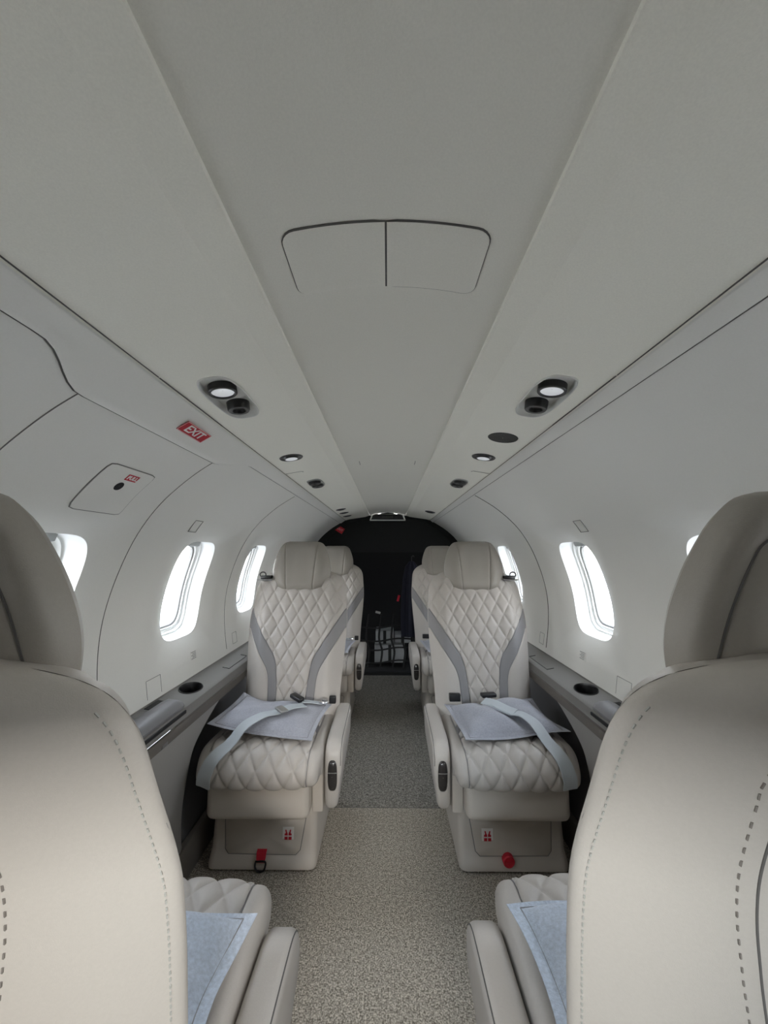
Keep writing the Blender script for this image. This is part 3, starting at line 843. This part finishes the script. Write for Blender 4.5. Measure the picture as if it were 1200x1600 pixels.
def make_belt(root, mx, style):
    tree = treeL if mx > 0 else treeR
    def lift(x, y, z, g=.010):
        h = max([q[0].z for q in [tree.ray_cast(Vector(((x + a) * mx, y + b_, 1)), Vector((0, 0, -1))) for a in (-.025, 0, .025) for b_ in (-.025, 0, .025)] if q[0] is not None] or [0])
        return (x, y, max(z, h + g))
    if style == 'over':
        up = [(0, -1, -.1), (-.05, -1, .3), (-.05, -.75, .8), (0, -.25, 1), (0, 0, 1), (0, 0, 1), (0, 0, 1)]
        pts = [(-.178, -.124, .335), (-.170, -.136, .378), (-.150, -.118, .424), (-.105, -.070, .454), (-.02, .012, .488), (.045, .060, .505), (.10, .105, .500)]
        b = ribbon(pts, .047, up, tree=tree, mx=mx).build('lap_belt', 'belt', root, mx)
        ad = MB().box((0, 0, 0), (.030, .058, .008), .003); ang = math.radians(40)
        R = Matrix.Translation(lift(.028, .046, .500, .012)) @ Matrix.Rotation(ang, 4, 'Z')
        ad.v = [tuple(R @ Vector(p)) for p in ad.v]; ad.build('belt_adjuster', 'satin', b, mx)
        bk = MB().box((0, 0, 0), (.030, .062, .016), .005); R = Matrix.Translation(lift(.062, .150, .495, .014)) @ Matrix.Rotation(math.radians(52), 4, 'Z') @ Matrix.Rotation(.15, 4, 'X')
        bk.v = [tuple(R @ Vector(p)) for p in bk.v]; bk.build('buckle', 'black', b, mx)
        ribbon([(.085, .135, .490), (.12, .150, .490), (.155, .165, .490)], .030, (0, 0, 1), tree=tree, mx=mx).build('latch_strap', 'belt', b, mx)
        MB().tube([lift(*q) for q in ((.150, .150, .497), (.170, .152, .500), (.182, .168, .498), (.176, .184, .494), (.158, .182, .494))], .005, 6).build('latch_tongue', 'chrome', b, mx)
        MB().box((.198, .200, .497), (.028, .016, .030), .004).build('anchor_block', 'black', b, mx)
    else:
        up = [(0, -1, -.1), (-.05, -1, .3), (-.05, -.75, .8), (0, -.25, 1), (0, 0, 1), (0, 0, 1), (0, 0, 1)]
        pts = [(-.166, -.124, .335), (-.162, -.136, .378), (-.150, -.118, .424), (-.125, -.070, .454), (-.075, .005, .474), (-.025, .045, .492), (.012, .085, .500)]
        b = ribbon(pts, .047, up, tree=tree, mx=mx).build('lap_belt', 'belt', root, mx)
        ribbon([(-.045, .03, .490), (.0, .075, .490), (.05, .115, .490)], .052, (.1, -.1, 1), tree=tree, mx=mx, gap=.009).build('belt_flap', 'belt', b, mx)
        bk = MB().box((0, 0, 0), (.030, .062, .016), .005); R = Matrix.Translation(lift(.01, .195, .478, .010)) @ Matrix.Rotation(math.radians(80), 4, 'Z')
        bk.v = [tuple(R @ Vector(p)) for p in bk.v]; bk.build('buckle', 'black', b, mx)
        MB().box(lift(.150, .185, .478, .017), (.046, .022, .030), .004).build('anchor_block', 'black', b, mx)

def make_seat(x, y, rz, mx, belt, ring_tag, rear, dz=0):
    r = empty('aircraft_seat', (x, y, 0), rz)
    ob = make_back(r, mx); back_details(ob, mx, False) if rear else None
    make_headrest(r, mx, (.001 if mx > 0 else -.002) if rear else 0, 0); make_cushion(r, mx); make_base(r, mx, ring_tag); make_arm(r, mx, dz); make_belt_guide(r, mx)
    if belt: make_belt(r, mx, belt)
    return r
def copy_tree(o, parent=None):
    c = o.copy(); COL.objects.link(c)
    if parent: c.parent = parent
    for ch in list(o.children): copy_tree(ch, c)
    return c
def plain(o):
    """drop the details a rear view needs from a copy that faces the photographer"""
    return o
# ------------------------------------------------------------------ pillows
def make_pillow(name, w, d, h, m, seed, crease=None, bend=0.):
    rnd = random.Random(seed)
    ph = [rnd.uniform(0, 6.28) for _ in range(8)]
    root = None; n = 44
    def outline(u, v):   # u,v in -1..1, concave edges and pulled corners
        k = 1 - .07 * (1 - v * v) if abs(u) > 0 else 1
        x = w / 2 * u * (1 - .06 * (1 - v * v) * abs(u)); y = d / 2 * v * (1 - .07 * (1 - u * u) * abs(v))
        return x, y
    def surf(u, v, s):
        x, y = outline(u, v); fl = .90
        a = clamp(1 - (abs(u) / fl) ** 2.6, 0) ** .62; b = clamp(1 - (abs(v) / fl) ** 2.6, 0) ** .62
        z = h / 2 * a * b
        z += .0035 * a * b * (math.sin(5 * u + ph[0]) * math.sin(4 * v + ph[1]) + .6 * math.sin(9 * u + 6 * v + ph[2]) + .5 * math.sin(12 * v - 5 * u + ph[3]))
        if crease:
            cx, cy, ca, cd = crease; dd = abs((u - cx) * math.cos(ca) + (v - cy) * math.sin(ca)); z *= 1 - cd * math.exp(-(dd / .22) ** 2)
        z = max(z, 0) + .0012
        wav = .009 * math.sin(3 * u + ph[4]) * math.sin(2.5 * v + ph[5]) * (max(abs(u), abs(v)) ** 2)
        return (x, y, s * z * (1 if s > 0 else .35) + wav + bend * max(0, -u) ** 2)
    g = [-1 + 2 * i / n for i in range(n + 1)]
    g = [math.copysign(1 - (1 - abs(a)) ** 1.15, a) for a in g]
    mb = MB()
    mb.grid([[surf(u, v, 1) for u in g] for v in g]); mb.grid([[surf(u, v, -1) for u in g] for v in g])
    rim = [(u, -1) for u in g[:-1]] + [(1, v) for v in g[:-1]] + [(-u, 1) for u in g[:-1]] + [(-1, -v) for v in g[:-1]]
    mb.grid([[surf(u, v, 1) for u, v in rim], [surf(u, v, -1) for u, v in rim]], True)
    o = mb.build(name, m, sharp=70)
    st = []
    for k in range(4):
        pass
    pts = [surf(u * .90, v * .90, 1) for u, v in rim]
    MB().tube([(x, y, z + .0003) for x, y, z in pts], .0011, 4, True).build('hem_seam', 'accent', o)
    return o
def place(o, seat, lx, ly, lz, rz=0, tx=0, ty=0):
    m = seat.matrix_basis if False else (Matrix.Translation(seat.location) @ seat.rotation_euler.to_matrix().to_4x4())
    o.matrix_world = m @ Matrix.Translation((lx, ly, lz)) @ Matrix.Rotation(rz, 4, 'Z') @ Matrix.Rotation(tx, 4, 'X') @ Matrix.Rotation(ty, 4, 'Y')
GP = 'pillows on the seats'
from mathutils.bvhtree import BVHTree
PIL = {}
def make_placed(w, d, h, m, seed, crease, bend, loc, rz, tx, ty):
    o = make_pillow('pillow', w, d, h, m, seed, crease, bend)
    T = Matrix.Translation(loc) @ Matrix.Rotation(rz, 4, 'Z') @ Matrix.Rotation(tx, 4, 'X') @ Matrix.Rotation(ty, 4, 'Y')
    tree = BVHTree.FromPolygons([T @ v.co for v in o.data.vertices], [p.vertices[:] for p in o.data.polygons])
    return o, T, tree
def seat_place(o, seat, T):
    o.matrix_world = Matrix.Translation(seat.location) @ seat.rotation_euler.to_matrix().to_4x4() @ T
pL, TL, treeL = make_placed(.38, .275, .065, 'pillow', 1, None, .03, (-.008, .078, .474), -.10, .05, .02)
pR, TR, treeR = make_placed(.38, .275, .105, 'pillow', 2, (.0, 0, .35, .6), 0, (.012, .078, .474), .12, .05, -.02)
SX, SY = .425, 1.46
FX, FY = .420, 2.62
NX, NY = .434, .770
G = 'quilted leather cabin seats'
seatL = make_seat(-SX, SY, 0, 1, 'over', True, False)
seatR = make_seat(SX, SY, 0, -1, 'tucked', False, False)
tag(seatL, 'quilted leather seat facing the camera left of the aisle, belt laid over a flat pillow', 'seat', G)
tag(seatR, 'quilted leather seat facing the camera right of the aisle, belt pinching a plump pillow', 'seat', G)
farL = copy_tree(seatL); farL.location = (-FX, FY, 0)
farR = copy_tree(seatR); farR.location = (FX, FY, 0)
tag(farL, 'quilted seat at the back left, mostly hidden behind the front-facing left seat', 'seat', G)
tag(farR, 'quilted seat at the back right, mostly hidden behind the front-facing right seat', 'seat', G)
nearR = make_seat(.421, .787, PI, 1, None, True, True, -.034)
nearL = make_seat(-NX, NY, PI, -1, None, False, True, -.034)
tag(nearL, 'close seat with its plain stitched back to the camera at the lower left corner', 'seat', G)
tag(nearR, 'close seat with its plain stitched back to the camera at the lower right corner', 'seat', G)

GP = 'pillows on the seats'
seat_place(pL, seatL, TL); seat_place(pR, seatR, TR)
tag(pL, 'flat grey pillow under the seat belt on the middle left seat', 'pillow', GP)
tag(pR, 'plump grey pillow pinched by the belt on the middle right seat', 'pillow', GP)
p3 = copy_tree(pL); seat_place(p3, farL, TL)
tag(p3, 'grey pillow on the back left seat, barely showing above its armrest', 'pillow', GP)
p4 = copy_tree(pR); seat_place(p4, farR, TR)
tag(p4, 'grey pillow on the back right seat, barely showing above its armrest', 'pillow', GP)
p5 = make_pillow('pillow', .385, .200, .075, 'pillow_blue', 5); place(p5, nearL, -.010, .117, .471, -.03, .03)
tag(p5, 'blue-grey woven pillow on the close seat at lower left', 'pillow', GP)
p6 = make_pillow('pillow', .385, .200, .075, 'pillow_blue', 6); place(p6, nearR, .010, .116, .473, .04, .03)
tag(p6, 'blue-grey puffy pillow on the close seat at lower right', 'pillow', GP)

# ------------------------------------------------------------------ overhead fittings
def disc_rows(r_z, n=32, sx=1, sy=1): return [[(r * sx * math.cos(t), r * sy * math.sin(t), z) for t in lin(n + 1, 0, 2 * PI)[:-1]] for r, z in r_z]
def make_pod(sgn):
    mtx = LP_.frame(sgn, POD_Y, POD_A)
    r = empty('reading_light_pod', mtx=mtx)
    _, lp = superloop(24, POD_HW, POD_HH, 3.2)
    def ring(k, z): return [(u * k - 0 if k == 1 else u * (1 - (1 - k) * .4), v * k, z) for u, v in lp]
    MB().grid([ring(1.07, .0004), ring(1.05, .0035), ring(1.0, .0035), ring(.96, -.004)], True).build('bezel', 'podgrey', r, sharp=60)
    rec = MB().grid([ring(.97, -.001), ring(.94, -.006), ring(.90, -.008)], True); rec.fan(ring(.90, -.008)); rec.build('recess_plate', 'podgrey', r)
    q = -1 if sgn < 0 else 1
    # local x runs along +y for the left panel and along -y for the right one
    d = 1 if (mtx.to_3x3() @ Vector((1, 0, 0))).y > 0 else -1
    lx, gx = -.040 * d, .040 * d
    lm = MB().grid(disc_rows([(.027, -.014), (.027, .0045), (.0255, .006), (.022, .006), (.021, .002)]), True)
    lm.v = [(x + lx, y, z) for x, y, z in lm.v]; lo = lm.build('lamp_ring', 'gasper', r)
    ln = MB().grid(disc_rows([(.0215, .003), (.015, .0008), (.001, .000)]), True); ln.v = [(x + lx, y, z) for x, y, z in ln.v]; ln.build('lens', 'lens', lo)
    gs = MB().grid(disc_rows([(.033, -.0155), (.031, -.010), (.024, -.012), (.023, .008), (.021, .0105), (.014, .0105), (.012, .004), (.001, .004)]), True)
    gs.v = [(x + gx, y, z) for x, y, z in gs.v]; gs.build('air_nozzle', 'gasper', r)
    return r
for sgn, nm in ((-1, 'left'), (1, 'right')):
    tag(make_pod(sgn), 'large oval reading light and air vent pod in the %s ceiling panel' % nm, 'light', 'reading light pods')
def fitting(name, sgn, y, x, prof, m, lens=None, sx=1, sy=1):
    a = (LP_.p[1][0] - x) / (LP_.p[1][0] - LP_.p[-1][0]) * (LP_.L - LP_.a[1]) + LP_.a[1]
    r = MB().grid(disc_rows(prof, 28, sx, sy), True).build(name, m); r.matrix_world = LP_.frame(sgn, y, a)
    if lens: MB().grid(disc_rows(lens, 24, sx, sy), True).build('lens', 'lens', r)
    return r
RP = [(.039, 0), (.037, .0025), (.031, .0025), (.026, -.0 + .001), (.0215, .006), (.020, .006)]
for sgn, nm in ((-1, 'left'), (1, 'right')):
    o = fitting('downlight', sgn, 1.245, .318, RP, 'gasper', [(.0205, .0055), (.001, .005)], 1.0)
    tag(o, 'small round downlight with black ring in the %s ceiling panel' % nm, 'light', 'round downlights')
    a = LP_.a[1] + (.392 - .322) * 1.015
    r = empty('vent_pod', mtx=LP_.frame(sgn, 1.71, a))
    d = 1 if (r.matrix_world.to_3x3() @ Vector((1, 0, 0))).y > 0 else -1
    _, lp = superloop(12, .088, .034, 3.2)
    MB().grid([[(u, v, .0003) for u, v in lp], [(u * .98, v * .96, .003) for u, v in lp], [(u * .93, v * .88, .002) for u, v in lp], [(u * .05, v * .05, .001) for u, v in lp]], True).build('bezel', 'satin', r)
    for k, nm2 in ((-1, 'lamp_ring'), (1, 'air_nozzle')):
        g = MB().grid(disc_rows([(.028, .001), (.026, .011), (.022, .013), (.016, .012), (.001, .008)]), True); g.v = [(x + k * d * .036, y, z) for x, y, z in g.v]
        g.build(nm2, 'gasper', r)
    tag(r, 'further black reading light and air vent pod above the middle %s seat' % nm, 'light', 'far reading light pods')
o = fitting('ceiling_speaker', 1, 1.03, .318, [(.0405, 0), (.039, .002), (.036, .002), (.034, .0012), (.001, .0012)], 'speaker')
tag(o, 'dark round speaker grille in the right ceiling panel behind the large light pod', 'speaker')
for k, (y, x) in enumerate(((2.74, .335), (2.97, .338), (3.22, .340))):
    o = fitting('vent_nozzle', -1, y, x, [(.036, 0), (.034, .004), (.024, .006), (.020, .003), (.001, .002)], 'gasper', None, .9)
    tag(o, ['nearest of three small black vents at the rear of the left ceiling', 'middle of three small black vents at the rear of the left ceiling', 'rearmost of three small black vents at the rear of the left ceiling'][k], 'vent', 'rear ceiling vents')
o = fitting('vent_nozzle', 1, 2.92, .325, [(.040, 0), (.037, .005), (.026, .008), (.022, .004), (.001, .002)], 'gasper', None, 1.0)
tag(o, 'single small black vent at the rear of the right ceiling', 'vent', 'rear ceiling vents')

# ceiling hatch with two flaps
r = empty('ceiling_hatch', (0, .452, 1.45))
def flap(x0, x1):
    rows = []
    P = []
    rr_ = .016
    y0, y1 = -.053, .053
    def pr(k):
        out = []
        def add(x, y): out.append((x, y, chz(x) - 1.45 - k))
        outer_l = x0 < -.05
        pts = []
        if outer_l:
            for t in lin(6, 0, PI / 2): pts.append((x0 + rr_ - rr_ * math.cos(t), y1 - rr_ + rr_ * math.sin(t)))
            for x in lin(10, x0 + rr_, x1)[1:]: pts.append((x, y1))
            for x in lin(10, x1, x0 + rr_): pts.append((x, y0))
            for t in lin(6, 0, PI / 2)[1:]: pts.append((x0 + rr_ - rr_ * math.sin(t), y0 + rr_ - rr_ * math.cos(t)))
        else:
            for x in lin(10, x0, x1 - rr_): pts.append((x, y1))
            for t in lin(6, 0, PI / 2)[1:]: pts.append((x1 - rr_ + rr_ * math.sin(t), y1 - rr_ + rr_ * math.cos(t)))
            for t in lin(6, 0, PI / 2): pts.append((x1 - rr_ + rr_ * math.cos(t), y0 + rr_ - rr_ * math.sin(t)))
            for x in lin(10, x1 - rr_, x0)[1:]: pts.append((x, y0))
        return pts
    pts = pr(0); cx = (x0 + x1) / 2
    def z(x): return chz(x) - 1.45
    outer = [(x, y, z(x) + .0005) for x, y in pts]
    in1 = [(x, y, z(x) - .0022) for x, y in pts]
    def sh(x, y, k): return (lerp(x, cx, k), y * (1 - k))
    mb = MB(); rws = [outer, in1]
    for k in (.02, .3, .6, .99): rws.append([(sh(x, y, k)[0], sh(x, y, k)[1], z(sh(x, y, k)[0]) - .0026) for x, y in pts])
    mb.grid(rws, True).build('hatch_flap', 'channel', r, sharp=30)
    MB().tube([(x, y, z(x) - .0004) for x, y in pts], .0017, 5, True).build('flap_gap', 'seam', r)
flap(-.121, -.0012); flap(.0012, .121)
tag(r, 'pair of pale hatch flaps in the centre of the ceiling channel', 'hatch')

# emergency handle cover on the exit hatch with PULL sign
def text_mesh(name, body, size, m, parent, loc=(0, 0, 0), depth=.0003, sx=1, bold=0):
    cu = bpy.data.curves.new(name, 'FONT'); cu.body = body; cu.size = size; cu.align_x = 'CENTER'; cu.align_y = 'CENTER'; cu.extrude = depth; cu.offset = bold
    t = bpy.data.objects.new(name + '_tmp', cu); COL.objects.link(t)
    bpy.context.view_layer.update()
    me = bpy.data.meshes.new_from_object(t.evaluated_get(bpy.context.evaluated_depsgraph_get()))
    COL.objects.unlink(t); bpy.data.objects.remove(t)
    for v in me.vertices: v.co.x *= sx
    me.materials.clear(); me.materials.append(M[m])
    o = bpy.data.objects.new(name, me); COL.objects.link(o); o.parent = parent; o.location = loc
    return o
HY, HZ = .845, 1.242
ha = WP.az(HZ)
r = empty('handle_cover', WP.pt(-1, HY, ha))
hw_, hh_ = .076, .064
_, lp = superloop(10, hw_, hh_, 14)
sub = WP.pt(-1, HY, ha)
outl = [WP.pt(-1, HY + u, ha + v, -.0004) for u, v in lp]
MB().tube(outl, .0014, 5, True).build('cover_gap', 'seam_soft', r, sub=sub)
rws = [[WP.pt(-1, HY + u * k, ha + v * k, -o_) for u, v in lp] for k, o_ in ((.995, 0), (.985, .0022), (.5, .0024), (.02, .0024))]
MB().grid(rws, True).build('cover_plate', 'wall', r, sub=sub, sharp=40)
_, lh = superloop(6, .012, .012, 2)
MB().grid([[WP.pt(-1, HY + .0 + u * k, ha + .012 + v * k, -o_) for u, v in lh] for k, o_ in ((1, .0022), (.95, .0032), (.02, .0030))], True).build('finger_hole', 'blackmatte', r, sub=sub)
tag(r, 'square emergency handle cover with a black finger hole on the left wall', 'cover')
def sign(name, prof, sgn, y, a, w, h, body, size, off, border, sx=1):
    mt = prof.frame(sgn, y, a, -off)
    o = MB().box((0, 0, 0), (w, h, .0012)).build(name, 'red'); o.matrix_world = mt
    if border:
        mb = MB(); b = border
        for c, d in (((0, h / 2 - b / 2, .0007), (w, b, .0004)), ((0, -h / 2 + b / 2, .0007), (w, b, .0004)), ((w / 2 - b / 2, 0, .0007), (b, h, .0004)), ((-w / 2 + b / 2, 0, .0007), (b, h, .0004))): mb.box(c, d)
        mb.build('sign_border', 'pink', o)
    text_mesh('lettering', body, size, 'white', o, (0, 0, .0008), sx=sx, bold=.0006)
    return o
o = sign('pull_sign', WP, -1, HY + .012, ha + .041, .036, .017, 'PULL', .0145, .003, 0)
tag(o, 'small red PULL sign on the square handle cover', 'sign')
o = sign('exit_sign', WP, -1, .838, WP.L - .047, .104, .031, 'EXIT', .029, .0062, .0018, 1.2)
tag(o, 'red EXIT sign on the trim strip above the left wall', 'sign')

# placards by the windows
for sgn, yy, nm in ((-1, 1.53, 'left'), (1, 1.53, 'right')):
    r = empty('wall_placard', mtx=WP.frame(sgn, yy, WP.az(.708), -.0004))
    MB().box((0, 0, .0003), (.05, .032, .0006)).build('placard_plate', 'wall', r)
    mb = MB()
    for k in range(5): mb.box((-.004 + .004 * (k % 2), .012 - k * .006, .0008), (.034 - .008 * (k % 2), .0028, .0004))
    mb.build('printed_lines', 'placard', r)
    tag(r, 'tiny grey printed placard on the %s wall between window and ledge' % nm, 'placard', 'wall placards')

# rear ceiling display
r = empty('ceiling_vent_panel', (0, 3.50, 1.40))
MB().prism([(-.165, 0), (-.150, .040), (-.12, .056), (.12, .056), (.150, .040), (.165, 0)], 0, .10, 'y', .008, 3).build('bezel', 'wall', r)
MB().prism([(-.150, .004), (-.135, .042), (-.112, .051), (.112, .051), (.135, .042), (.150, .004)], -.004, .002, 'y').build('dark_face', 'black', r)
MB().box((0, -.006, .026), (.10, .004, .022), .002).build('louvre', 'speaker', r)
tag(r, 'dark vent panel in a white surround above the rear curtain', 'vent')
o = MB().box((0, 0, 0), (.075, .004, .055)).build('rear_exit_sign', 'red'); o.location = (-.445, Y1 - .05, 1.318); o.rotation_euler = (0, .55, 0)
t = text_mesh('lettering', 'EXIT', .030, 'pink', o, (0, -.0025, 0)); t.rotation_euler = (PI / 2, 0, 0)
tag(o, 'small red exit sign in the dark rear arch', 'sign')

# ------------------------------------------------------------------ baggage behind the net
for k, (x0, x1, z0, z1, y0, lab) in enumerate(((-.13, .17, .03, .20, 3.90, 'pale grey carton lowest behind the cargo net'), (-.12, .06, .205, .33, 3.93, 'pale grey carton stacked above left behind the cargo net'), (.07, .23, .205, .285, 3.96, 'small pale grey carton stacked above right behind the cargo net'))):
    r = empty('carton', ((x0 + x1) / 2, y0 + .1, z0))
    MB().box((0, 0, (z1 - z0) / 2), (x1 - x0, .2, z1 - z0), .006, 2).build('carton_body', 'box', r)
    MB().box((0, -.1, (z1 - z0) / 2), (.03, .003, z1 - z0)).build('carton_strap', 'net', r)
    tag(r, lab, 'box', 'cartons behind the cargo net')
mb = MB(); yn = 3.87
for x in (-.20, -.075, .045, .15, .25): mb.tube([tuple(p) for p in catmull([(x, yn, 0.0), (x + .02, yn - .01, .15), (x - .01, yn - .01, .28), (x + .015, yn, .50)], 5)], .010, 6)
for z in (.05, .17, .255, .38): mb.tube([tuple(p) for p in catmull([(-.32, yn - .005, z), (-.1, yn - .012, z - .012), (.1, yn - .012, z + .016), (.34, yn - .005, z)], 5)], .008, 6)
o = mb.build('cargo_net', 'net'); tag(o, 'black cargo net across the dark rear baggage bay', 'net')
# dark coat hanging at the right of the bay
rows = []
for z, w, d in ((.30, .10, .03), (.45, .105, .04), (.65, .10, .045), (.85, .085, .045), (.97, .06, .04), (1.02, .02, .02)):
    rows.append([(.235 + w * math.cos(t) * (1 + .08 * math.sin(6 * t)), 3.80 + d * math.sin(t) * (1 + .25 * math.sin(9 * t)), z) for t in lin(41, 0, 2 * PI)[:-1]])
o = MB().grid(rows, True).fan(rows[0]).fan(rows[-1]).build('hanging_coat', 'navy'); tag(o, 'dark navy coat hanging at the right of the rear baggage bay', 'coat')
MB().tube([(.235, 3.80, 1.015), (.235, 3.80, 1.06), (.25, 3.80, 1.075), (.262, 3.80, 1.06)], .004, 6).build('coat_hook', 'black', o)
o = MB().box((0, 0, 0), (.022, .006, .06), .003).build('luggage_tag', 'redstrap'); o.location = (.105, 3.82, .66); o.rotation_euler = (0, .25, 0)
tag(o, 'small red luggage tag glowing in the dark bay', 'tag')
o = MB().box((0, 0, 0), (.05, .01, .022), .004).build('metal_latch', 'satin'); o.location = (-.095, 3.85, .52); o.rotation_euler = (0, .25, 0)
tag(o, 'small pale metal latch in the dark bay', 'latch')

# ------------------------------------------------------------------ outside
o = MB().grid([[(x, y, -1.35) for x in (-80, 80)] for y in (-80, 80)]).build('apron_ground', 'concrete'); tag(o, kind='structure')
for sgn in (-1, 1):
    q = MB().box((sgn * 14.5, 0, -1.345), (1.2, 120, .01)).build('apron_line', 'paint', o)

# ------------------------------------------------------------------ world and lights
w = bpy.data.worlds.new('sky'); scene.world = w; w.use_nodes = True
nt = w.node_tree; N = nt.nodes; L = nt.links
bg = N['Background']
tc = N.new('ShaderNodeTexCoord'); sp = N.new('ShaderNodeSeparateXYZ'); cr = N.new('ShaderNodeValToRGB')
L.new(tc.outputs['Generated'], sp.inputs[0]); L.new(sp.outputs['Z'], cr.inputs['Fac'])
e = cr.color_ramp.elements
e[0].position = 0; e[0].color = (1.0, .985, .955, 1); e[1].position = .55; e[1].color = (.82, .89, 1.0, 1)
L.new(cr.outputs['Color'], bg.inputs['Color'])
bg.inputs['Strength'].default_value = 6.2

def area(name, loc, rot, sx, sy, power=0, col=(1, 1, 1), portal=False):
    l = bpy.data.lights.new(name, 'AREA'); l.shape = 'RECTANGLE'; l.size = sx; l.size_y = sy; l.energy = power; l.color = col
    if portal: l.cycles.is_portal = True
    o = bpy.data.objects.new(name, l); COL.objects.link(o); o.location = loc; o.rotation_euler = rot
    return o
for sgn in (-1, 1):
    for wc in WIN[sgn]:
        c = Vector(WP.pt(sgn, wc, AC, .11)); n = (Vector(WP.pt(sgn, wc, AC, 0)) - c).normalized()
        o = area('window_daylight', c, (0, 0, 0), .36, .27, portal=True)
        o.rotation_euler = n.to_track_quat('-Z', 'Y').to_euler()
# cockpit windscreen: sky portal, with extra warm and cool area lamps as daylight
area('windscreen_portal', (0, CKY - .03, 1.27), (PI / 2, 0, 0), 1.10, .32, portal=True)
area('windscreen_daylight', (.27, CKY - .02, 1.27), (math.radians(68), 0, math.radians(8)), .50, .28, 19, (1.0, .95, .88))
area('windscreen_daylight', (-.27, CKY - .02, 1.27), (math.radians(68), 0, math.radians(-8)), .50, .28, 8.5, (.72, .88, 1.0))

# ------------------------------------------------------------------ camera
cam = bpy.data.cameras.new('camera'); co = bpy.data.objects.new('camera', cam); COL.objects.link(co)
cam.sensor_fit = 'VERTICAL'; cam.sensor_height = 36; cam.sensor_width = 27; cam.lens = 600 / 1600 * 36
cam.clip_start = .01
co.location = (.002, 0, 1.10)
co.rotation_euler = (math.radians(90 + 6.09), 0, math.radians(.57))
scene.camera = co

scene.view_settings.view_transform = 'Standard'; scene.view_settings.look = 'None'
scene.view_settings.gamma = 1; scene.view_settings.use_curve_mapping = False
scene.view_settings.exposure = 1.12
cy = scene.cycles
cy.max_bounces = 14; cy.diffuse_bounces = 10; cy.glossy_bounces = 4; cy.transparent_max_bounces = 12
cy.sample_clamp_indirect = 6; cy.use_denoising = True
